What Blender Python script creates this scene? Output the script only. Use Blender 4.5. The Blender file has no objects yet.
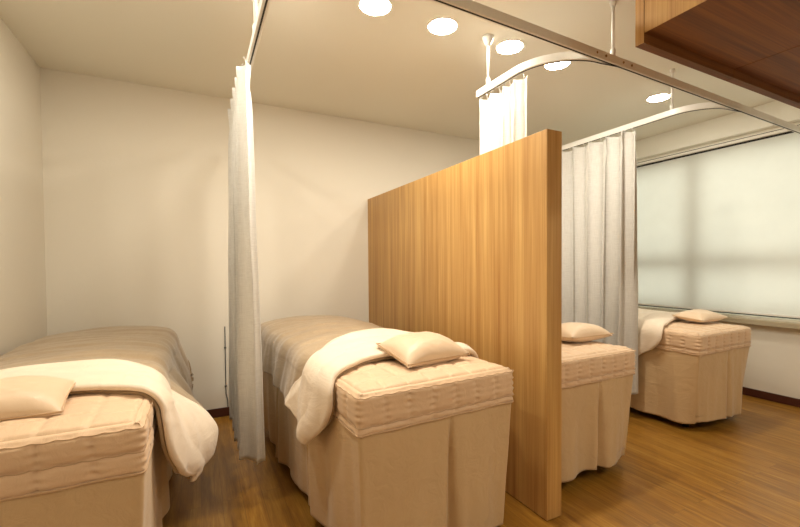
import bpy, math, random
import numpy as np
from mathutils import Vector, Matrix, noise
random.seed(7)
C = bpy.context.scene.collection
PI = math.pi

# ------------------------------------------------------------------ room measures (metres)
ZC = 2.54; YB = 3.626; XL = -0.906; XR = 4.40; YF = -1.9
BEAMX = 4.268; BEAMZ = 2.344
RZ = 2.22                        # curtain rails

# ------------------------------------------------------------------ materials
def nodes(name):
    m = bpy.data.materials.new(name); m.use_nodes = True
    nt = m.node_tree; b = nt.nodes['Principled BSDF']
    return m, nt, b
def N(nt, t, **kw):
    n = nt.nodes.new(t)
    for k, v in kw.items(): setattr(n, k, v)
    return n
def srgb(r, g, b):
    f = lambda c: (c/255/12.92) if c/255 <= .04045 else ((c/255+.055)/1.055)**2.4
    return (f(r), f(g), f(b), 1)
def bump(nt, b, height, strength, dist=.01):
    bp = N(nt, 'ShaderNodeBump'); bp.inputs['Strength'].default_value = strength; bp.inputs['Distance'].default_value = dist
    nt.links.new(height, bp.inputs['Height']); nt.links.new(bp.outputs['Normal'], b.inputs['Normal'])
def coord(nt, scale, out='Object'):
    tc = N(nt, 'ShaderNodeTexCoord'); mp = N(nt, 'ShaderNodeMapping'); mp.inputs['Scale'].default_value = scale
    nt.links.new(tc.outputs[out], mp.inputs['Vector']); return mp.outputs['Vector']
def noise_node(nt, vec, scale, detail=3, rough=.5, dist=0):
    n = N(nt, 'ShaderNodeTexNoise'); n.inputs['Scale'].default_value = scale; n.inputs['Detail'].default_value = detail
    n.inputs['Roughness'].default_value = rough; n.inputs['Distortion'].default_value = dist
    nt.links.new(vec, n.inputs['Vector']); return n
def ramp(nt, fac, stops):
    r = N(nt, 'ShaderNodeValToRGB'); e = r.color_ramp.elements
    while len(e) < len(stops): e.new(.5)
    for i, (p, c) in enumerate(stops): e[i].position = p; e[i].color = c
    nt.links.new(fac, r.inputs['Fac']); return r
def math_node(nt, op, a, b=None, c=None):
    n = N(nt, 'ShaderNodeMath'); n.operation = op
    for i, v in enumerate((a, b, c)):
        if v is None: continue
        if isinstance(v, (int, float)): n.inputs[i].default_value = v
        else: nt.links.new(v, n.inputs[i])
    return n.outputs[0]
def mix_col(nt, fac, a, b, blend='MIX'):
    n = N(nt, 'ShaderNodeMix', data_type='RGBA', blend_type=blend)
    if isinstance(fac, (int, float)): n.inputs[0].default_value = fac
    else: nt.links.new(fac, n.inputs[0])
    for i, v in ((6, a), (7, b)):
        if isinstance(v, tuple): n.inputs[i].default_value = v
        else: nt.links.new(v, n.inputs[i])
    return n.outputs[2]

def wall_mat(name, col, st=.25):
    m, nt, b = nodes(name)
    v = coord(nt, (1, 1, 1))
    n1 = noise_node(nt, v, 140, 4, .6); n2 = noise_node(nt, v, 1.3, 2)
    c = mix_col(nt, n2.outputs['Fac'], col, tuple(x*.96 for x in col[:3])+(1,))
    nt.links.new(c, b.inputs['Base Color']); b.inputs['Roughness'].default_value = .85
    bump(nt, b, n1.outputs['Fac'], st, .003)
    return m
def plain(name, col, rough=.5, metal=0, spec=.5, nscale=60, bst=.05):
    m, nt, b = nodes(name)
    v = coord(nt, (1, 1, 1)); n = noise_node(nt, v, nscale, 2)
    c = mix_col(nt, n.outputs['Fac'], col, tuple(x*.93 for x in col[:3])+(1,))
    nt.links.new(c, b.inputs['Base Color'])
    b.inputs['Roughness'].default_value = rough; b.inputs['Metallic'].default_value = metal
    b.inputs['Specular IOR Level'].default_value = spec
    if bst: bump(nt, b, n.outputs['Fac'], bst, .002)
    return m
def wood(name, axis, light, dark, rough=.42, ringscale=7.):
    """long grain along the given axis"""
    m, nt, b = nodes(name)
    st = .045
    sc = [1, 1, 1]; sc[axis] = st
    v = coord(nt, tuple(sc))
    sc2 = [1, 1, 1]; sc2[axis] = .012
    v2 = coord(nt, tuple(sc2))
    a = noise_node(nt, v, ringscale*2.2, 3, .55, .6)          # broad figure
    f = noise_node(nt, v2, 150, 3, .6)                        # fine fibres
    g = noise_node(nt, v2, 38, 2, .5)
    s = math_node(nt, 'MULTIPLY_ADD', f.outputs['Fac'], .35, math_node(nt, 'MULTIPLY', a.outputs['Fac'], .4))
    s = math_node(nt, 'MULTIPLY_ADD', g.outputs['Fac'], .28, s)
    r = ramp(nt, s, [(.36, dark), (.5, tuple((x+y)/2 for x, y in zip(light, dark))), (.64, light)])
    nt.links.new(r.outputs['Color'], b.inputs['Base Color'])
    b.inputs['Roughness'].default_value = rough
    bump(nt, b, s, .12, .002)
    return m
def floor_mat():
    m, nt, b = nodes('oak_laminate')
    tc = N(nt, 'ShaderNodeTexCoord'); sp = N(nt, 'ShaderNodeSeparateXYZ'); cb = N(nt, 'ShaderNodeCombineXYZ')
    nt.links.new(tc.outputs['Object'], sp.inputs[0])
    nt.links.new(sp.outputs['Y'], cb.inputs['X']); nt.links.new(sp.outputs['X'], cb.inputs['Y'])
    br = N(nt, 'ShaderNodeTexBrick'); br.offset = .37; br.inputs['Scale'].default_value = 1
    br.inputs['Brick Width'].default_value = 1.15; br.inputs['Row Height'].default_value = .095
    br.inputs['Mortar Size'].default_value = .0009; br.inputs['Mortar Smooth'].default_value = .3
    br.inputs['Color1'].default_value = (0, 0, 0, 1); br.inputs['Color2'].default_value = (1, 1, 1, 1)
    br.inputs['Mortar'].default_value = (.5, .5, .5, 1)
    nt.links.new(cb.outputs[0], br.inputs['Vector'])
    mp = N(nt, 'ShaderNodeMapping'); mp.inputs['Scale'].default_value = (1, .06, 1); nt.links.new(tc.outputs['Object'], mp.inputs['Vector'])
    off = N(nt, 'ShaderNodeVectorMath', operation='MULTIPLY_ADD'); nt.links.new(br.outputs['Color'], off.inputs[0])
    off.inputs[1].default_value = (3, 5, 0); nt.links.new(mp.outputs[0], off.inputs[2])
    g = noise_node(nt, off.outputs[0], 22, 4, .6, .8); f = noise_node(nt, off.outputs[0], 160, 2, .6)
    s = math_node(nt, 'MULTIPLY_ADD', f.outputs['Fac'], .3, math_node(nt, 'MULTIPLY', g.outputs['Fac'], .7))
    r = ramp(nt, s, [(.34, srgb(124, 80, 22)), (.52, srgb(152, 106, 36)), (.68, srgb(176, 132, 58))])
    bw = N(nt, 'ShaderNodeRGBToBW'); nt.links.new(br.outputs['Color'], bw.inputs[0])
    tone = math_node(nt, 'MULTIPLY_ADD', bw.outputs[0], .22, .84)
    cc = mix_col(nt, 1.0, r.outputs['Color'], tone, 'MULTIPLY')
    cc = mix_col(nt, math_node(nt, 'MULTIPLY', br.outputs['Fac'], .55), cc, srgb(70, 42, 18))
    nt.links.new(cc, b.inputs['Base Color'])
    b.inputs['Roughness'].default_value = .34
    bump(nt, b, s, .06, .002)
    return m
def fabric(name, col, rough=.6, sheen=.3, weave=900, wr=.0, translucent=0., spec=.25, aniso=None):
    m, nt, b = nodes(name)
    v = coord(nt, (1, 1, 1)); n = noise_node(nt, v, 6, 3); w = noise_node(nt, v, weave, 2)
    c = mix_col(nt, n.outputs['Fac'], col, tuple(x*.92 for x in col[:3])+(1,))
    nt.links.new(c, b.inputs['Base Color'])
    b.inputs['Roughness'].default_value = rough
    b.inputs['Sheen Weight'].default_value = sheen; b.inputs['Sheen Roughness'].default_value = .4
    b.inputs['Specular IOR Level'].default_value = spec
    if wr:
        v2 = coord(nt, (1, .35, 1)); k = noise_node(nt, v2, 14, 4, .55, 1.2)
        h = math_node(nt, 'MULTIPLY_ADD', w.outputs['Fac'], .06, k.outputs['Fac'])
        bump(nt, b, h, wr, .02)
    else: bump(nt, b, w.outputs['Fac'], .2, .0008)
    if translucent:
        t = N(nt, 'ShaderNodeBsdfTranslucent'); nt.links.new(c, t.inputs['Color'])
        mx = N(nt, 'ShaderNodeMixShader'); mx.inputs[0].default_value = translucent
        nt.links.new(b.outputs[0], mx.inputs[1]); nt.links.new(t.outputs[0], mx.inputs[2])
        nt.links.new(mx.outputs[0], nt.nodes['Material Output'].inputs['Surface'])
    return m
def curtain_mat():
    m, nt, b = nodes('curtain_linen')
    v = coord(nt, (1, 1, 1))
    vx = coord(nt, (1, 1, .04)); vz = coord(nt, (.04, .04, 1))
    a = noise_node(nt, vx, 420, 2); c2 = noise_node(nt, vz, 420, 2)
    s = math_node(nt, 'ADD', a.outputs['Fac'], c2.outputs['Fac'])
    r = ramp(nt, math_node(nt, 'MULTIPLY', s, .5), [(.35, srgb(218, 215, 208)), (.65, srgb(236, 234, 228))])
    nt.links.new(r.outputs['Color'], b.inputs['Base Color']); b.inputs['Roughness'].default_value = .8
    b.inputs['Specular IOR Level'].default_value = .15
    bump(nt, b, s, .15, .001)
    t = N(nt, 'ShaderNodeBsdfTranslucent'); nt.links.new(r.outputs['Color'], t.inputs['Color'])
    mx = N(nt, 'ShaderNodeMixShader'); mx.inputs[0].default_value = .24
    nt.links.new(b.outputs[0], mx.inputs[1]); nt.links.new(t.outputs[0], mx.inputs[2])
    nt.links.new(mx.outputs[0], nt.nodes['Material Output'].inputs['Surface'])
    return m
def glass_mat():
    m, nt, b = nodes('window_glass')
    t = N(nt, 'ShaderNodeBsdfTransparent'); g = N(nt, 'ShaderNodeBsdfGlossy'); g.inputs['Roughness'].default_value = .02
    fr = N(nt, 'ShaderNodeFresnel'); fr.inputs['IOR'].default_value = 1.45
    mx = N(nt, 'ShaderNodeMixShader'); nt.links.new(fr.outputs[0], mx.inputs[0])
    nt.links.new(t.outputs[0], mx.inputs[1]); nt.links.new(g.outputs[0], mx.inputs[2])
    nt.links.new(mx.outputs[0], nt.nodes['Material Output'].inputs['Surface'])
    return m
def emit_mat(name, col, s):
    m, nt, b = nodes(name)
    b.inputs['Base Color'].default_value = (.9, .9, .9, 1)
    b.inputs['Emission Color'].default_value = col; b.inputs['Emission Strength'].default_value = s
    return m

WARM = (1.0, .93, .80, 1)
M = dict(
    wall=wall_mat('wall_paper', srgb(232, 225, 210)), ceil=wall_mat('ceiling_paint', srgb(238, 234, 220), .1),
    beam=wall_mat('beam_paint', srgb(244, 242, 230), .1),
    floor=floor_mat(), base=plain('dark_baseboard', srgb(74, 34, 22), .45),
    wood=wood('honey_veneer_upright', 2, srgb(208, 166, 100), srgb(164, 114, 54)),
    woody=wood('honey_veneer_deep', 1, srgb(150, 90, 44), srgb(104, 56, 22)),  # veneer darkened for the shaded door, unused
    woodx_shaded=wood('shaded_veneer_across', 0, srgb(142, 88, 28), srgb(88, 50, 12), .62),  # cabinet veneer with the underside shade put into its colour
    alu=plain('brushed_aluminium', srgb(234, 232, 224), .45, 0),
    white=plain('white_enamel', srgb(240, 238, 232), .35, 0),
    screw=plain('screw_steel', srgb(150, 120, 90), .35, .9),
    dark=plain('dark_slot', srgb(28, 26, 24), .7),
    frame=plain('window_frame', srgb(72, 72, 70), .5),
    stone=wall_mat('sill_stone', srgb(180, 166, 138), .4),
    peach=fabric('peach_satin_cotton', srgb(230, 198, 162), .5, .35, 900, .25, 0, .35),
    skirt=fabric('peach_skirt_cotton', srgb(212, 182, 139), .58, .3, 900, .3, 0, .3),
    taupe=fabric('taupe_satin', srgb(174, 150, 118), .36, .4, 900, .25, 0, .45),
    cream=fabric('cream_lining', srgb(240, 223, 200), .6, .3, 900, .25, 0, .3),
    pillow=fabric('pillow_satin', srgb(230, 203, 170), .42, .4, 900, .12, 0, .45),
    piping=fabric('piping_satin', srgb(206, 172, 134), .5, .3),
    curtain=curtain_mat(), glass=glass_mat(),
    blind=fabric('roller_blind_cloth', srgb(230, 229, 218), .8, 0, 500, 0, .32, .1),
    lamp=emit_mat('lamp_diffuser', WARM, 60), metal=plain('bed_leg_steel', srgb(60, 56, 52), .4, .7),
)

# ------------------------------------------------------------------ mesh helpers
class MB:
    def __init__(s): s.v = []; s.f = []; s.mi = []
    def add(s, vs, fs, mi=0):
        k = len(s.v); s.v += [tuple(map(float, p)) for p in vs]; s.f += [tuple(i+k for i in f) for f in fs]; s.mi += [mi]*len(fs)
        return s
    def box(s, x0, x1, y0, y1, z0, z1, mi=0):
        vs = [(x, y, z) for z in (z0, z1) for y in (y0, y1) for x in (x0, x1)]
        return s.add(vs, [(0, 2, 3, 1), (4, 5, 7, 6), (0, 1, 5, 4), (2, 6, 7, 3), (0, 4, 6, 2), (1, 3, 7, 5)], mi)
    def grid(s, P, close_u=False, mi=0):
        """P[i][j] array nu x nv x 3"""
        nu, nv = P.shape[:2]
        fs = []
        for i in range(nu if close_u else nu-1):
            a = i*nv; b = ((i+1) % nu)*nv
            for j in range(nv-1): fs.append((a+j, b+j, b+j+1, a+j+1))
        return s.add(P.reshape(-1, 3).tolist(), fs, mi)
    def tube(s, pts, r, n=10, mi=0, cap=True):
        pts = [Vector(p) for p in pts]; rs = r if isinstance(r, (list, tuple)) else [r]*len(pts)
        k = len(s.v); vs = []; fs = []
        ref = Vector((0, 0, 1))
        for i, p in enumerate(pts):
            d = (pts[min(i+1, len(pts)-1)]-pts[max(i-1, 0)]).normalized()
            q = ref if abs(d.dot(ref)) < .95 else Vector((1, 0, 0))
            a = d.cross(q).normalized(); b = d.cross(a)
            for j in range(n):
                t = 2*PI*j/n; vs.append(p+(a*math.cos(t)+b*math.sin(t))*rs[i])
        for i in range(len(pts)-1):
            for j in range(n): fs.append((i*n+j, i*n+(j+1) % n, (i+1)*n+(j+1) % n, (i+1)*n+j))
        if cap: fs += [tuple(range(n-1, -1, -1)), tuple((len(pts)-1)*n+j for j in range(n))]
        return s.add(vs, fs, mi)
    def lathe(s, prof, cx=0, cy=0, n=32, mi=0, cap=True):
        vs = []; fs = []
        for r, z in prof:
            for j in range(n): vs.append((cx+r*math.cos(2*PI*j/n), cy+r*math.sin(2*PI*j/n), z))
        for i in range(len(prof)-1):
            for j in range(n): fs.append((i*n+j, i*n+(j+1) % n, (i+1)*n+(j+1) % n, (i+1)*n+j))
        if cap: fs += [tuple(range(n-1, -1, -1)), tuple((len(prof)-1)*n+j for j in range(n))]
        return s.add(vs, fs, mi)
    def sweep(s, pts, w, z0, z1, mi=0):
        """rectangular section swept along a path in plan"""
        L = []
        for i, p in enumerate(pts):
            a = Vector(pts[max(i-1, 0)]); b = Vector(pts[min(i+1, len(pts)-1)]); d = (b-a).normalized(); nx, ny = -d.y, d.x
            L.append([(p[0]+nx*w/2, p[1]+ny*w/2, z0), (p[0]-nx*w/2, p[1]-ny*w/2, z0), (p[0]-nx*w/2, p[1]-ny*w/2, z1), (p[0]+nx*w/2, p[1]+ny*w/2, z1)])
        vs = [q for l in L for q in l]; fs = []
        for i in range(len(L)-1):
            for j in range(4): fs.append((i*4+j, i*4+(j+1) % 4, (i+1)*4+(j+1) % 4, (i+1)*4+j))
        fs += [(3, 2, 1, 0), tuple((len(L)-1)*4+j for j in range(4))]
        return s.add(vs, fs, mi)
    def build(s, name, mats, parent=None, smooth=False, bevel=0, solid=0, auto=None, loc=None, offset=-1):
        me = bpy.data.meshes.new(name); me.from_pydata(s.v, [], s.f); me.update()
        if not isinstance(mats, (list, tuple)): mats = [mats]
        for m in mats: me.materials.append(m)
        me.polygons.foreach_set('material_index', s.mi)
        import bmesh
        bm = bmesh.new(); bm.from_mesh(me); bmesh.ops.recalc_face_normals(bm, faces=bm.faces); bm.to_mesh(me); bm.free()
        if smooth: me.polygons.foreach_set('use_smooth', [True]*len(me.polygons))
        o = bpy.data.objects.new(name, me); C.objects.link(o)
        if loc: o.location = loc
        if parent: o.parent = parent
        if solid:
            md = o.modifiers.new('thickness', 'SOLIDIFY'); md.thickness = solid; md.offset = offset
        if bevel:
            md = o.modifiers.new('bevel', 'BEVEL'); md.width = bevel; md.segments = 2; md.limit_method = 'ANGLE'
        return o
def tag(o, label=None, cat=None, group=None, kind=None):
    for k, v in (('label', label), ('category', cat), ('group', group), ('kind', kind)):
        if v: o[k] = v
    return o
def empty(name, loc=(0, 0, 0), rz=0):
    o = bpy.data.objects.new(name, None); C.objects.link(o); o.location = loc; o.rotation_euler = (0, 0, rz); o.empty_display_size = .1
    return o
def struct(o): o['kind'] = 'structure'; return o
def sm(a, b, x):
    t = np.clip((x-a)/(b-a), 0, 1); return t*t*(3-2*t)

# ------------------------------------------------------------------ room shell
W0Y, W1Y, WZ0, WZ1 = .25, 3.40, .72, 2.26      # window opening
struct(MB().box(XL-.1, XR+.1, YF-.1, YB+.1, -.08, 0).build('floor', M['floor']))
struct(MB().box(XL-.1, XR+.1, YF-.1, YB+.1, ZC, ZC+.08).build('ceiling', M['ceil']))
struct(MB().box(XL-.1, XR+.1, YB, YB+.1, 0, ZC).build('wall_back', M['wall']))
struct(MB().box(XL-.1, XL, YF, YB, 0, ZC).build('wall_left', M['wall']))
struct(MB().box(XL-.1, XR+.1, YF-.1, YF, 0, ZC).build('wall_front', M['wall']))
wr = MB()
for a in ((YF, W0Y, 0, ZC), (W1Y, YB, 0, ZC), (W0Y, W1Y, 0, WZ0), (W0Y, W1Y, WZ1, ZC)): wr.box(XR, XR+.16, *a)
struct(wr.build('wall_right', M['wall']))
# dropped beam along the window wall
struct(MB().box(BEAMX, XR, YF, YB, BEAMZ, ZC).build('trim_1', M['beam']))
# baseboards
def bb(name, pts): struct(MB().box(*pts).build(name, M['base'], bevel=.003))
bb('baseboard_back', (XL+.012, XR-.012, YB-.012, YB, 0, .07))
bb('baseboard_left', (XL, XL+.012, YF, YB, 0, .07))
bb('baseboard_right', (XR-.012, XR, YF, YB, 0, .07))
bb('baseboard_front', (XL+.012, XR-.012, YF, YF+.012, 0, .07))
# window: frame, mullion, transom, panes
w = struct(MB().build('window_1', M['frame'])) if False else empty('window_1', (XR+.12, 2.3, WZ0)); struct(w)
wx, wy, wz = w.location
f = MB(); t = .05
f.box(-.03, .03, W0Y-wy, W0Y+t-wy, 0, WZ1-WZ0); f.box(-.03, .03, W1Y-t-wy, W1Y-wy, 0, WZ1-WZ0)
f.box(-.03, .03, W0Y-wy, W1Y-wy, 0, t); f.box(-.03, .03, W0Y-wy, W1Y-wy, WZ1-WZ0-t, WZ1-WZ0)
f.box(-.03, .03, 2.36-.05-wy, 2.36+.05-wy, 0, WZ1-WZ0)
f.box(-.03, .03, 1.10-.045-wy, 1.10+.045-wy, 0, WZ1-WZ0)
f.box(-.03, .03, W0Y-wy, W1Y-wy, 1.21-.045-WZ0, 1.21+.045-WZ0)
f.build('window_frame', M['frame'], w)
for (a, b_) in ((W0Y+t, 1.055), (1.145, 2.31), (2.41, W1Y-t)):
    for (c, d) in ((WZ0+t, 1.165), (1.255, WZ1-t)):
        MB().box(-.004, .004, a-wy, b_-wy, c-wz, d-wz).build('pane', M['glass'], w)
# stone sill
struct(MB().box(4.325, XR+.07, .1, YB, .655, .70).build('trim_2', M['stone'], bevel=.004))
# roller blind
bl = empty('roller_blind', (4.372, 0, 0))
tag(bl, 'wide pale cream roller blind drawn down over the window on the right wall', 'roller blind')
P = np.zeros((60, 30, 3)); ys = np.linspace(.2, 3.50, 60); zs = np.linspace(.757, 2.272, 30)
for i in range(60):
    for j in range(30): P[i, j] = (.0015*math.sin(ys[i]*5), ys[i], zs[j])
MB().grid(P).build('blind_cloth', M['blind'], bl, True)
MB().box(-.008, .008, .2, 3.5, .742, .760).build('bottom_bar', M['white'], bl, bevel=.003)
MB().box(-.030, .026, .18, 3.52, 2.288, BEAMZ).build('head_rail', M['beam'], bl, bevel=.002)
MB().box(-.0305, -.0295, .18, 3.52, 2.312, 2.317).build('rail_seam', M['dark'], bl)
MB().tube([(.006, .19, 2.280), (.006, 3.51, 2.280)], .010, 12).build('roller_tube', M['dark'], bl)

# ------------------------------------------------------------------ ceiling downlights
LX = [(.838, 2.0), (1.245, 2.0), (1.731, 2.0), (2.157, 2.02), (3.33, 2.06)]
OFF = [(.43, 2.0), (-.3, 2.0), (1.0, -.6), (2.0, -.6), (3.0, -.6)]  # unseen lamps; middle one behind the camera added to brighten the long rail
lab = ['round recessed ceiling light, leftmost of the lit discs', 'round recessed ceiling light just left of the white hanger rod',
       'round recessed ceiling light just right of the white hanger rod', 'round recessed ceiling light touching the curved rail, above the partition end',
       'round recessed ceiling light nearest the window, beyond the long rail']
lamp0 = None
for i, (x, y) in enumerate(LX+OFF):
    if lamp0 is None:
        r = empty('ceiling_light', (x, y, ZC))
        MB().lathe([(.078, -.0005), (.078, -.003), (.086, -.004), (.088, -.002), (.088, 0)], cap=False).build('lamp_ring', M['white'], r, True)
        MB().lathe([(.0005, -.0085), (.02, -.0082), (.04, -.0075), (.058, -.006), (.07, -.0045), (.077, -.003), (.077, -.0005)], cap=False).build('diffuser', M['lamp'], r, True)
        lamp0 = r
    else:
        r = lamp0.copy(); C.objects.link(r); r.location = (x, y, ZC)
        for ch in lamp0.children:
            c = ch.copy(); C.objects.link(c); c.parent = r
    if i < 5: tag(r, lab[i], 'ceiling light', 'recessed downlights in the ceiling')
    else: tag(r, 'unseen round recessed ceiling light outside the picture', 'ceiling light', 'unseen downlights outside the picture')

# ------------------------------------------------------------------ curtain rails
def ry(x): return 1.384+(x-.832)*.0294                       # the long rail, very slightly off square
def arc_path(x, yfar, R=.36, n=14):
    """comes from yfar towards the camera then bends right into the long rail"""
    y1 = ry(x+R)+.020
    pts = [(x, yfar), (x, y1+R+.3), (x, y1+R)]
    for k in range(1, n+1):
        a = PI*.5*k/n; pts.append((x+R-R*math.cos(a), y1+R-R*math.sin(a)))
    pts.append((x+R+.10, ry(x+R+.10)+.001))
    return pts
def rail(name, pts, lbl, mat, w=.028, h=.04, slot=True):
    root = empty(name, (pts[0][0], pts[0][1], RZ)); q = [(a-pts[0][0], b-pts[0][1]) for a, b in pts]
    MB().sweep(q, w, 0, h).build('track', mat, root, bevel=.002)
    MB().sweep(q, .007, -.0015, .002).build('glider_slot', M['dark'], root)
    tag(root, lbl, 'curtain rail', 'hospital style curtain rails')
    return root
main = rail('curtain_rail', [(XL+.002, ry(XL)), (1.2, ry(1.2)), (XR-.005, ry(XR))], 'long straight grey metal curtain rail running from top centre to the window blind', M['alu'], .026, .042)
tag(main)
for x in (1.76, 1.83, 1.97, 2.04, 2.97, 3.04, 3.11, 3.17):
    m = MB().tube([(x-XL, ry(x)-ry(XL)-.0125, .021), (x-XL, ry(x)-ry(XL)-.0165, .021)], .006, 12).build('screw', M['screw'], main)
for xa, xb in ((1.70, 1.80), (2.90, 3.2)):
    MB().box(xa-XL, xb-XL, ry(xa)-ry(XL)-.0145, ry(xa)-ry(XL)-.0115, .008, .036).build('joint_plate', M['alu'], main, bevel=.001)
R1 = rail('curtain_rail', arc_path(.255, 3.0, .22), 'curtain rail above the left curtain between the first two beds', M['white'])
R2 = rail('curtain_rail', arc_path(1.54, 2.07, .30), 'white curved curtain rail above the wooden partition', M['white'])
R3 = rail('curtain_rail', arc_path(2.925, 3.0, .24), 'white curved curtain rail above the curtain nearest the window', M['white'])

def rod(x, y, lbl, fs=1.):
    root = empty('hanger_rod', (x, y, RZ+.04)); H = ZC-RZ-.04
    MB().tube([(0, 0, .03), (0, 0, H-.02)], .0075, 12).build('rod', M['white'], root, True)
    MB().lathe([(.012, H-.052*fs), (.012+.004*fs, H-.05*fs), (.034*fs, H-.012), (.036*fs, H)], n=24).build('ceiling_flange', M['alu'], root, True)
    MB().lathe([(.009, 0), (.013, .003), (.013, .034), (.008, .042)], n=16).build('rod_clamp', M['alu'], root, True)
    tag(root, lbl, 'hanger rod', 'rods that hang the curtain rails')
rod(1.54, 1.97, 'white hanger rod with cone flange above the far end of the partition rail')
rod(1.905, ry(1.905), 'white hanger rod meeting the long rail left of the overhead cabinet', .5)
rod(2.935, 1.72, 'white hanger rod at the bend of the rail nearest the window', .5)
rod(.255, 2.02, 'white hanger rod above the left curtain, farther of the two there')
rod(.255, 1.86, 'white hanger rod above the left curtain, nearer of the two there')

# ------------------------------------------------------------------ curtains
def curtain(x, y0, y1, nf, amp, zb, lbl, seed, lean=0, leanz=1.85, skew=0, bottom_amp=1.2, dx=0, gap=.018):
    root = empty('privacy_curtain', (x, (y0+y1)/2, 0)); ym = (y0+y1)/2
    rng = np.random.RandomState(seed); nu = nf*26; nv = 90
    zt = RZ-gap
    ph = np.cumsum(rng.uniform(.7, 1.35, nf+1)); ph = (ph-ph[0])/(ph[-1]-ph[0])      # uneven fold spacing
    am = rng.uniform(.75, 1.2, nf+1)
    P = np.zeros((nu+1, nv+1, 3))
    for i in range(nu+1):
        s = i/nu; fphase = np.interp(s, ph, np.arange(nf+1)); a = np.interp(fphase, np.arange(nf+1), am)
        for j in range(nv+1):
            k = j/nv; z = zt+(zb-zt)*k
            th = 2*PI*fphase + .5*math.sin(2.2*k+fphase*1.7)*min(1, k*1.6)
            A = amp*a*(.75+(bottom_amp-.75)*k)*(1-.25*math.exp(-((k-.06)/.03)**2))
            sx = math.sin(th); X = A*(sx*1.18-.18*math.sin(3*th))
            Y = y0+(y1-y0)*s - ym + A*.42*math.sin(2*th) + skew*k*(s-.5)
            X += dx*k + lean*float(sm(RZ, leanz, z)) + .004*noise.noise(Vector((s*9, z*2.5, seed)))
            if k < .0001: pass
            top = (1-k) if k < .03 else 0
            zz = z - (.016*(1-math.cos(th*1+PI/2))/2)*max(0, 1-k/.05)       # sags between the hooks
            if k > .97: zz += .006*math.sin(th)
            groove = -.0025*math.exp(-((z-(zt-.13))/.004)**2)
            P[i, j] = (X+groove*np.sign(sx if sx else 1), Y, zz)
    MB().grid(P).build('curtain_cloth', M['curtain'], root, True, solid=.0012, offset=0)
    # header seam
    hs = P[:, int(round(nv*.13/(zt-zb)))]
    # hooks at each crest
    for q in range(nf*2+1):
        i = min(nu, int(round(np.interp(min(q*.5+.25, nf), np.arange(nf+1), ph)*nu)))
        p = P[i, 1]; hx = 0
        h = MB().tube([(p[0], p[1], p[2]-.006), (p[0]*.6, p[1], p[2]+.008), (hx, p[1], RZ-p[2]+p[2]-.004), (hx, p[1], RZ+.001)], .0022, 6)
        h.lathe([(.005, RZ-.006), (.005, RZ-.001)], hx, p[1], 10)
        h.build('hook', M['white'], root, True)
    tag(root, lbl, 'curtain', 'gathered privacy curtains')
    return root
curtain(.222, 2.14, 2.93, 5, .034, .215, 'narrow off-white curtain seen edge-on between the two left beds', 3, dx=.01, bottom_amp=1.5)
curtain(1.552, 1.66, 2.07, 4, .016, .22, 'off-white curtain bunched above and behind the wooden partition', 5, bottom_amp=.85)
curtain(2.905, 1.97, 2.95, 7, .043, .20, 'off-white pleated curtain hanging between the two right beds', 11, bottom_amp=1.15)

# ------------------------------------------------------------------ partition
pt = empty('wooden_partition', (1.47, 2.5, 0))
MB().box(1.4226-1.47, 1.5179-1.47, 1.397-2.5, YB-.002-2.5, .004, 1.8185).build('panel', M['wood'], pt, bevel=.0015)
MB().box(1.4232-1.47, 1.5173-1.47, 1.393-2.5, 1.397-2.5, .004, 1.818).build('end_cap', M['wood'], pt, bevel=.001)
MB().box(1.43-1.47, 1.51-1.47, 1.40-2.5, YB-.01-2.5, 0, .004).build('base_strip', M['dark'], pt)
tag(pt, 'honey coloured wood veneer partition standing between the second and third beds', 'partition')

# ------------------------------------------------------------------ overhead cabinets
def cabinet(x0, x1, lbl, left_panel=True):
    root = empty('overhead_cabinet', (x0, .95, 2.0))
    W = x1-x0; g = .0015; T = ZC-2.0
    MB().box(g, W-g, -.65, -.001, .036, T).build('carcass', M['woodx_shaded'], root, bevel=.001)
    if left_panel: MB().box(-.0015, g, -.65, -.001, .036, T).build('side_panel', M['wood'], root)
    MB().box(-.001, W-g, 0, .034, 0, T).build('door', M['woodx_shaded'], root, bevel=.001)
    if left_panel: MB().box(-.003, -.001, .001, .033, .001, T).build('edge_strip', M['wood'], root)  # covers the shade-darkened door end with the lighter veneer
    tag(root, lbl, 'cabinet', 'cabinets hung below the ceiling')
cabinet(1.45, 2.07, 'overhead wood cabinet darkened for shade at top right, end unit with the pale side')
cabinet(2.071, 3.15, 'overhead wood cabinet darkened for shade at top right, unit cut off by the picture edge', False)

# ------------------------------------------------------------------ thin cable on the back wall
cb = MB().tube([(-.0, 0, .72), (0, 0, .18), (0.012, 0, .12), (.012, 0, .072)], .0035, 8)
for z in (.55, .24): cb.box(-.008, .008, -.006, .004, z-.005, z+.005)
o = cb.build('wall_cable', M['frame'], None, True, loc=(.19, YB-.005, 0)); tag(o, 'thin dark cable running down the back wall beside the left curtain', 'cable')
CABLE = o

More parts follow.
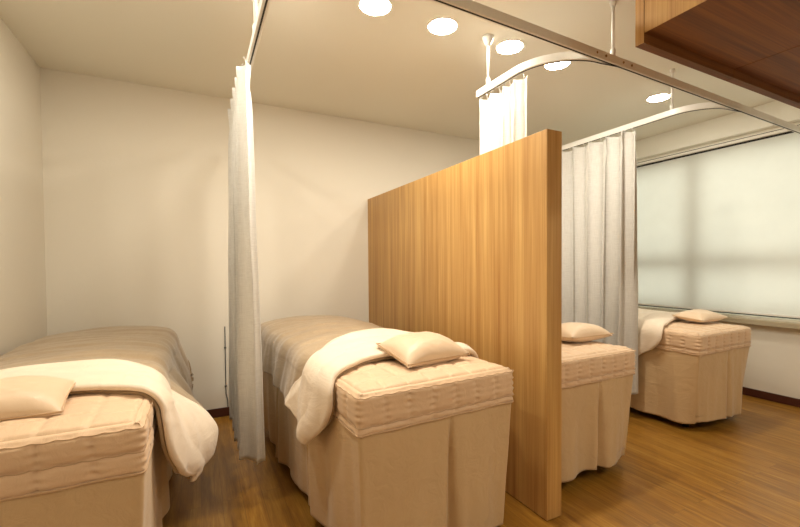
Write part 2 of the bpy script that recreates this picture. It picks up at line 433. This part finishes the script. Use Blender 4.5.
# ------------------------------------------------------------------ beds
def quilt_cover(W, L, zt, band, seed, row=.115, cols=7):
    """fitted quilted cover: top + sides, stitched in a grid.  local frame: x 0..W, y 0..L, head at y=0"""
    mb = MB(); rr = .022
    xs = np.linspace(0, W, 96); 
    ys = np.concatenate([np.linspace(0, .62, 86), np.linspace(.66, L, 32)])
    px = W/cols
    def tri(v, period):                       # distance to nearest seam
        m = v % period; return min(m, period-m)
    def puff(a, b): return .008*(1-math.exp(-a/.007))*(1-math.exp(-b/.007))
    def edge(d): return rr-math.sqrt(max(0, rr*rr-(rr-min(d, rr))**2))
    P = np.zeros((len(xs), len(ys), 3))
    for i, x in enumerate(xs):
        for j, y in enumerate(ys):
            dx = min(x, W-x); dy = min(y, L-y)
            wob = .004*math.sin(y*170)
            h = puff(tri(x+wob*.6, px), tri(y+.05+.003*math.sin(x*150), .15))
            nz = .004*noise.noise(Vector((x*7, y*7, seed)))
            crown = .012*(1-(2*x/W-1)**4)
            gx = rr*.8+x*(W-rr*1.6)/W; gy = rr*.8+y*(L-rr*1.6)/L
            tuck = .012*math.exp(-(min(dx, dy)/.006)**2)
            P[i, j] = (gx, gy, zt+crown*min(1, dx/.12)*min(1, dy/.1)+h+nz-tuck)
    mb.grid(P)
    # side wall all round
    per = []
    step = .0085
    def seg(a, b, n):
        for k in range(n): per.append((a[0]+(b[0]-a[0])*k/n, a[1]+(b[1]-a[1])*k/n))
    seg((0, 0), (W, 0), int(W/step)); seg((W, 0), (W, .6), 64); seg((W, .6), (W, L), 40); seg((W, L), (0, L), 30); seg((0, L), (0, .6), 40); seg((0, .6), (0, 0), 64)
    nz_ = 36; rows = [.006, row, band]; Q = np.zeros((len(per), nz_, 3))
    for i, (x, y) in enumerate(per):
        a = per[i-1]; b = per[(i+1) % len(per)]; d = Vector((b[0]-a[0], b[1]-a[1])).normalized(); n = (d.y, -d.x)
        along = x if (y < .001 or y > L-.001) else y
        dc = min(abs(x-0)+abs(y-0), abs(x-W)+abs(y)) 
        for j in range(nz_):
            if j < 7: t = PI/2*j/7; k = 0; inn = rr*(1-math.sin(t)); z = zt-rr*(1-math.cos(t))
            else: k = (j-7)/(nz_-8); z = zt-rr-(band-rr)*k; inn = 0
            u = zt-z
            wob = .006*math.sin(z*220)
            dz = min(abs(u-r_-.0025*abs(math.sin(along*60))) for r_ in rows)
            h = puff(tri(along+wob*.5, px), dz)*1.3
            h += .003*noise.noise(Vector((x*9, y*9, z*9+seed)))
            # vertical creases pulled by the seams
            h += .0028*math.sin(z*260+3*noise.noise(Vector((x*5, y*5, seed))))*math.exp(-tri(along, px)/.016)
            h *= min(1, .3+j/9)
            Q[i, j] = (x+n[0]*(h-inn-.002), y+n[1]*(h-inn-.002), z)
    mb.grid(Q, close_u=True)
    return mb
def rounded_perimeter(W, L, r, step):
    pts = []
    def line(a, b):
        n = max(2, int(math.dist(a, b)/step))
        for k in range(n): pts.append((a[0]+(b[0]-a[0])*k/n, a[1]+(b[1]-a[1])*k/n))
    def arc(c, a0):
        n = max(4, int(r*PI/2/step))
        for k in range(n):
            t = a0+PI/2*k/n; pts.append((c[0]+r*math.cos(t), c[1]+r*math.sin(t)))
    line((r, 0), (W-r, 0)); arc((W-r, r), -PI/2); line((W, r), (W, L-r)); arc((W-r, L-r), 0)
    line((W-r, L), (r, L)); arc((r, L-r), PI/2); line((0, L-r), (0, r)); arc((r, r), PI)
    return pts
def skirt(W, L, z1, z0, seed, taper=.008, pleat=.53, cr=.018):
    mb = MB(); top = rounded_perimeter(W, L, .012, .0075); n = len(top); nv = 46
    P = np.zeros((n, nv, 3)); rng = random.Random(seed)
    s = 0; S = []
    for i in range(n): S.append(s); s += math.dist(top[i], top[(i+1) % n])
    tot = s
    pl = [W*pleat, W+L*.33, W+L*.66, W+L+W*.5, 2*W+L+L*.33, 2*W+L+L*.66]
    for i, (x, y) in enumerate(top):
        a = top[i-1]; b = top[(i+1) % n]; d = Vector((b[0]-a[0], b[1]-a[1])).normalized(); nx, ny = d.y, -d.x
        u = S[i]
        for j in range(nv):
            k = j/(nv-1); z = z1+(z0-z1)*k
            off = 0
            for q, p0 in enumerate(pl):
                dd = (u-p0+tot/2) % tot-tot/2; wd = .005+.016*k
                c = .01*math.sin(k*2+q)*k
                off += -.035*min(1, k*3+.12)*math.exp(-((dd-c)/wd)**2)
                off += .010*k*(math.exp(-((dd-c-.045)/.03)**2)+math.exp(-((dd-c+.04)/.03)**2))
            off += (.006+.022*k)*noise.noise(Vector((u*5.5, z*.8, seed)))+.005*noise.noise(Vector((u*17, z*4, seed+5)))*(.4+k*.6)
            off += .009*k*math.sin(u*2*PI/.31+seed)
            # bottom corners round off
            cx = min(x, W-x); cy = min(y, L-y); rc = max(0, 1-cx/.14)*max(0, 1-cy/.14)
            inn = taper*k+cr*rc*k
            X = x+nx*off-(inn if x > W/2 else -inn)*float(1-sm(0, .16, cx))
            Y = y+ny*off-(inn if y > L/2 else -inn)*float(1-sm(0, .16, cy))
            zz = z + (.012*math.sin(u*3.3+seed)*k if k > .9 else 0)
            if k > .96: zz += 0
            P[i, j] = (X, Y, zz)
    mb.grid(P, close_u=True)
    return mb
def piping(W, L, z):
    top = rounded_perimeter(W, L, .014, .02); top.append(top[0])
    pts = [(x, y, z+.0015*math.sin(i*.7)) for i, (x, y) in enumerate(top)]
    out = []
    for x, y, zz in pts:
        out.append((x+(.004 if x > W/2 else -.004), y+(.004 if y > L/2 else -.004), zz))
    return MB().tube(out, .0038, 6, cap=False)

def smooth_table(tab):
    xs = [a for a, b in tab]; ys = [b for a, b in tab]
    def f(v):
        # catmull-rom
        if v <= xs[0]: return ys[0]
        if v >= xs[-1]: return ys[-1]
        i = max(k for k in range(len(xs)) if xs[k] <= v)
        i = min(i, len(xs)-2); t = (v-xs[i])/(xs[i+1]-xs[i])
        p0 = ys[max(i-1, 0)]; p1 = ys[i]; p2 = ys[i+1]; p3 = ys[min(i+2, len(xs)-1)]
        return .5*((2*p1)+(-p0+p2)*t+(2*p0-5*p1+4*p2-p3)*t*t+(-p0+3*p1-3*p2+p3)*t**3)
    return f
class Duvet:
    """s = arclength measured from bed centre line (negative = local left)."""
    def __init__(d, W, L, zt, seed, crown=.055, flareL=.25, flareR=.25, loft=.012):
        d.W = W; d.L = L; d.hy = .30; d.zt = zt+loft; d.seed = seed; d.crown = crown; d.fl = flareL; d.fr = flareR
        d.r = .07; d.a = W/2-d.r+.024
    def pos(d, s, y, off=0, wr=1.):
        a, r = d.a, d.r; sg = -1 if s < 0 else 1; q = abs(s); fl = d.fl if s < 0 else d.fr
        if q <= a: x = q; dz = 0; nx, nz = 0., 1.
        elif q <= a+r*PI/2:
            t = (q-a)/r; x = a+r*math.sin(t); dz = r*(1-math.cos(t)); nx, nz = math.sin(t), math.cos(t)
        else:
            h = q-a-r*PI/2; g = (.25+.75*float(sm(d.hy, d.hy+.28, y)))*(1-.55*float(sm(.75, 1.25, y))); hh = min(h/.30, 1.35)
            x = a+r+fl*g*math.sin(hh*PI/2); dz = r+h-.28*fl*g*min(1, hh); nx, nz = 1., .0
        cr = d.crown*max(0, 1-(q/(a+r*1.2))**2.4) if q < a+r*1.2 else 0
        fy = float(sm(0, .8, y))
        cr *= .05+.95*fy
        # foot end: round over and drop
        yl = d.L-.02
        if y > yl:
            e = y-yl
            if e < .11: t = e/.07; dy = .07*math.sin(t); dd = .07*(1-math.cos(t))
            else: dy = .07; dd = .07+(e-.11)
            yy = yl+dy; dz = dz+dd if q < a+r else max(dz, dd)*1.0+.0
            ny = min(1, e/.11)
        else: yy = y; ny = 0
        hang = max(0., min(1., (q-a)/.25))
        v = Vector((s*3.2, y*3.2, d.seed))
        # wrinkles: gentle cross folds plus finer ones
        w_ = .010*noise.noise(Vector((s*2.2+y*1.6, y*7.0, d.seed)))+.0055*noise.noise(Vector((s*4-y*3, y*17, d.seed+3)))
        w_ += .006*noise.noise(v*1.4)
        w_ += hang*(.016*math.sin(y*17+d.seed+2*noise.noise(Vector((0, y*3, d.seed))))+.012*noise.noise(Vector((q*3, y*8, d.seed+9))))
        w_ *= wr
        o = off+w_
        X = sg*(x+nx*o); Z = d.zt+cr-dz+nz*o; Y = yy+ny*o*.5
        return (X+d.W/2, Y, Z)
def duvet_sheets(D, s0, s1, low, up, hem, root, cream_off=.026, foot=.28, seedy=1):
    ns = 130
    ss = np.linspace(s0, s1, ns)
    # taupe: from low edge to the foot
    ty = 150; P = np.zeros((ns, ty, 3))
    for i, s in enumerate(ss):
        # hem line of the hanging side: hem(y) gives how far down it may reach
        y0 = low(s)+.012
        for j in range(ty):
            y = y0+(D.L+foot-y0)*j/(ty-1)
            f = hem(y, s); P[i, j] = D.pos(s*f, y)
    MB().grid(P).build('duvet_cover', M['taupe'], root, True, solid=.012)
    # cream: curl at the head edge then back over the top
    R = cream_off/2; nc = 12; nb = 70; Q = np.zeros((ns, nc+nb, 3))
    for i, s in enumerate(ss):
        y0 = low(s); y1 = up(s)
        for j in range(nc):
            t = PI*j/nc; y = y0+R-R*1.4*math.sin(t)-.0; o = R*(1-math.cos(t)); f = hem(max(y, 0), s)
            Q[i, j] = D.pos(s*f*1.0, y, o+.002)
        for j in range(nb):
            k = j/(nb-1); y = y0+R+(y1-y0-R)*k; f = hem(max(y, 0), s)
            puffy = .008*math.sin(PI*min(1, k*3))*(1 if k < .34 else 0)
            o = cream_off+puffy-(cream_off-.006)*float(sm(.8, 1, k))+.004*noise.noise(Vector((s*6, y*9, seedy)))
            e = D.pos(s*f, y, o+.002); Q[i, nc+j] = e
    MB().grid(Q).build('turned_back_lining', M['cream'], root, True, solid=.006)
def pillow(w, d, h, loc, rz, tilt, lbl, seed, grp='small satin pillows at the heads of the beds'):
    n = 56; mb = MB()
    for sgn in (1, -1):
        P = np.zeros((n+1, n+1, 3))
        for i in range(n+1):
            for j in range(n+1):
                u = 2*i/n-1; v = 2*j/n-1
                pin = 1-.07*(1-abs(v)**3)*abs(u)**3; pin2 = 1-.09*(1-abs(u)**3)*abs(v)**3
                x = u*w/2*pin2*(1-.03*abs(v)**2); y = v*d/2*pin
                x = u*w/2*(1-.06*(1-v*v)*abs(u)**2); y = v*d/2*(1-.08*(1-u*u)*abs(v)**2)
                b = (max(0, 1-abs(u)**2.6)*max(0, 1-abs(v)**2.6))**.55
                cr = .05*noise.noise(Vector((u*1.3, v*1.3, seed+sgn)))+.012*noise.noise(Vector((u*6, v*6, seed)))
                cornr = (abs(u)*abs(v))**3
                rad = .012*math.sin(9*math.atan2(v, u)+seed)*min(1, (u*u+v*v))*b
                z = sgn*h/2*b*(1+cr*2+rad*2)*(1.15 if sgn > 0 else .85)+.012*cornr*math.sin(seed+i*.05)
                P[i, j] = (x, y, z)
        mb.grid(P)
    root = empty('pillow', loc); root.rotation_euler = (tilt[0], tilt[1], rz)
    o = mb.build('pillow_case', M['pillow'], root, True)
    # welt seam round the edge
    pts = []
    for k in range(121):
        t = k/120*4; q = int(t) % 4; f = (t-int(t))*2-1
        if k == 120: q, f = 0, -1
        u, v = ((f, -1), (1, f), (-f, 1), (-1, -f))[q]
        pts.append((u*w/2*(1-.06*(1-v*v)*abs(u)**2), v*d/2*(1-.08*(1-u*u)*abs(v)**2), .012*(abs(u)*abs(v))**3*.3))
    MB().tube(pts, .0028, 6, cap=False).build('welt', M['piping'], root, True)
    tag(root, lbl, 'pillow', grp)
    return root

def bed(x, y, rz, W, L, zt, lbl, seed, zskirt=.05, band=.145, row=.115, cols=7, cr=.018):
    root = empty('treatment_bed', (x, y, 0), rz)
    quilt_cover(W, L, zt, band, seed, row, cols).build('quilted_mattress_cover', M['peach'], root, True)
    skirt(W, L, zt-band+.004, zskirt, seed, cr=cr).build('bed_skirt', M['skirt'], root, True, solid=.002)
    st = MB()
    for u0 in (row, .010):
        pts = []
        for (px_, py_) in rounded_perimeter(W, L, .004, .006):
            al = px_ if (py_ < .001 or py_ > L-.001) else py_
            if py_ > .7: continue
            pts.append((px_+(.0035 if px_ > W/2 else -.0035)*(1 if px_ in (0, W) or px_ < .004 or px_ > W-.004 else 0), py_-(.0035 if py_ < .004 else 0), zt-u0-.004*abs(math.sin(al*60))))
        k0 = min(range(len(pts)), key=lambda q: (-pts[q][1], pts[q][0]))
        left = [q for q in pts if q[0] < W/2 and q[1] > .002]; rest = [q for q in pts if not (q[0] < W/2 and q[1] > .002)]
        left.sort(key=lambda q: -q[1]); fr = sorted([q for q in rest if q[1] <= .004], key=lambda q: q[0]); rgt = sorted([q for q in rest if q[1] > .004], key=lambda q: q[1])
        st.tube(left+fr+rgt, .0016, 5)
    st.build('stitching', M['piping'], root, True)
    piping(W, L, zt-band).build('piping', M['piping'], root, True)
    MB().box(.05, W-.05, .05, L-.05, .30, zt-band-.01).build('bed_base', M['metal'], root)
    for lx in (.12, W-.12):
        for ly in (.15, L-.15): MB().lathe([(.022, 0), (.022, .305)], lx, ly, 14).build('leg', M['metal'], root, True)
    tag(root, lbl, 'bed', 'treatment beds with quilted covers and skirts')
    return root

def hemf(y, s): return 1.0
L = 1.85
# --- bed one, against the left wall
B1 = (-.868, 1.43, 0, .72, .745)
bed(*B1[:3], B1[3], L, B1[4], 'peach quilted treatment bed at far left against the left wall', 2, row=.08, cols=6)
d1 = empty('duvet', B1[:3][:2]+(0,), 0); d1.location = (B1[0], B1[1], 0)
D = Duvet(.72, L, B1[4], 21, crown=.06, flareL=.0, flareR=.15)
low = smooth_table([(-.5, .32), (-.2, .33), (0, .34), (.2, .32), (.3, .28), (.37, .25), (.46, .22), (.55, .22), (.66, .28), (.74, .38), (.78, .44)])
up = smooth_table([(-.5, .50), (-.3, .55), (-.1, .64), (.1, .68), (.24, .66), (.33, .60), (.42, .60), (.55, .66), (.68, .70), (.78, .66)])
def hem1(y, s):
    if s < 0: return 1.0
    k = float(sm(.9, 1.3, y)); return 1.0
duvet_sheets(D, -.355, .80, low, up, hem1, d1)
tag(d1, 'taupe duvet with cream lining folded back on the far left bed', 'duvet', 'taupe duvets folded back at the head')
# --- bed two
B2 = (.487, 1.345, math.radians(3.), .725, .75)
bed(*B2[:3], B2[3], L, B2[4], 'peach quilted treatment bed left of the wooden partition', 4)
d2 = empty('duvet', (B2[0], B2[1], 0), B2[2])
D = Duvet(.725, L, B2[4], 33, crown=.055, flareL=.045, flareR=.0)
low = smooth_table([(-.68, .40), (-.60, .30), (-.5, .21), (-.42, .20), (-.36, .24), (-.2, .32), (0, .32), (.2, .30), (.33, .27), (.5, .3)])
up = smooth_table([(-.68, .76), (-.5, .66), (-.42, .60), (-.33, .60), (-.2, .74), (0, .86), (.15, .86), (.28, .74), (.36, .60), (.5, .6)])
def hem2(y, s):
    return 1.0 if s > 0 else 1-.13*float(sm(.35, .72, y))*max(0, (-s-.35)/.33)
duvet_sheets(D, -.68, .42, low, up, hem2, d2)
tag(d2, 'taupe duvet with cream lining folded back on the bed left of the partition', 'duvet', 'taupe duvets folded back at the head')
# --- bed three, right of the partition
B3 = (1.585, 1.52, 0, .665, .705)
bed(*B3[:3], B3[3], L, B3[4], 'peach quilted treatment bed half hidden behind the partition end', 6, .06)
d3 = empty('duvet', (B3[0], B3[1], 0))
D = Duvet(.665, L, B3[4], 41, crown=.05, flareL=0, flareR=.03)
low = smooth_table([(-.5, .62), (0, .66), (.3, .62), (.6, .66)]); up = smooth_table([(-.5, 1.0), (0, 1.1), (.3, 1.05), (.6, 1.1)])
duvet_sheets(D, -.37, .56, low, up, hemf, d3)
tag(d3, 'taupe duvet with cream lining on the bed behind the partition', 'duvet', 'taupe duvets folded back at the head')
# --- bed four, below the window
B4 = (3.05, 1.59, 0, .70, .71)
bed(*B4[:3], B4[3], L, B4[4], 'peach quilted treatment bed at right below the window blind', 8, .06, cr=.055)
d4 = empty('duvet', (B4[0], B4[1], 0))
D = Duvet(.70, L, B4[4], 55, crown=.045, flareL=.02, flareR=.0)
low = smooth_table([(-.58, .42), (-.5, .30), (-.42, .24), (-.33, .26), (0, .36), (.3, .36), (.6, .38)])
up = smooth_table([(-.6, .95), (-.33, .85), (0, .95), (.3, .9), (.6, .9)])
duvet_sheets(D, -.60, .40, low, up, hemf, d4)
tag(d4, 'cream and taupe duvet on the bed below the window blind', 'duvet', 'taupe duvets folded back at the head')

# pillows
pillow(.37, .24, .11, (-.55, 1.68, .790), math.radians(2), (math.radians(10), 0), 'peach satin pillow on the far left bed', 3)
pillow(.34, .26, .12, (.905, 1.64, .816), math.radians(8), (math.radians(11), 0), 'satin pillow on the bed left of the wooden partition', 5)
pillow(.36, .25, .115, (2.09, 1.80, .768), math.radians(0), (0, 0), 'satin pillow half hidden by the end of the partition', 8)
pillow(.35, .23, .09, (3.53, 1.84, .775), math.radians(0), (math.radians(5), 0), 'satin pillow on the bed below the window blind', 12)

# ------------------------------------------------------------------ daylight outside
wd = bpy.data.worlds.new('World'); bpy.context.scene.world = wd; wd.use_nodes = True
bg = wd.node_tree.nodes['Background']; bg.inputs['Color'].default_value = (.92, .97, .88, 1); bg.inputs['Strength'].default_value = 1.2

# ------------------------------------------------------------------ camera
f_px, yaw, pitch, roll, cx, cy = 412.66, math.radians(27.70), math.radians(-1.338), math.radians(-.41), 413.66, 274.9
fw = Vector((math.sin(yaw)*math.cos(pitch), math.cos(yaw)*math.cos(pitch), math.sin(pitch)))
rt = Vector((math.cos(yaw), -math.sin(yaw), 0)); up_ = rt.cross(fw)
r2 = rt*math.cos(roll)+up_*math.sin(roll); u2 = -rt*math.sin(roll)+up_*math.cos(roll)
cam = bpy.data.objects.new('camera', bpy.data.cameras.new('camera')); C.objects.link(cam)
mt = Matrix((r2, u2, -fw)).transposed().to_4x4(); mt.translation = Vector((0, 0, 1.2)); cam.matrix_world = mt
cam.data.sensor_width = 36; cam.data.lens = f_px/800*36
cam.data.shift_x = -(cx-400)/800; cam.data.shift_y = (cy-263.5)/800
cam.data.clip_start = .05
sc = bpy.context.scene; sc.camera = cam
vs = sc.view_settings; sc.display_settings.display_device = 'sRGB'
vs.view_transform = 'Standard'; vs.look = 'None'; vs.exposure = 1.82; vs.gamma = 1; vs.use_curve_mapping = False
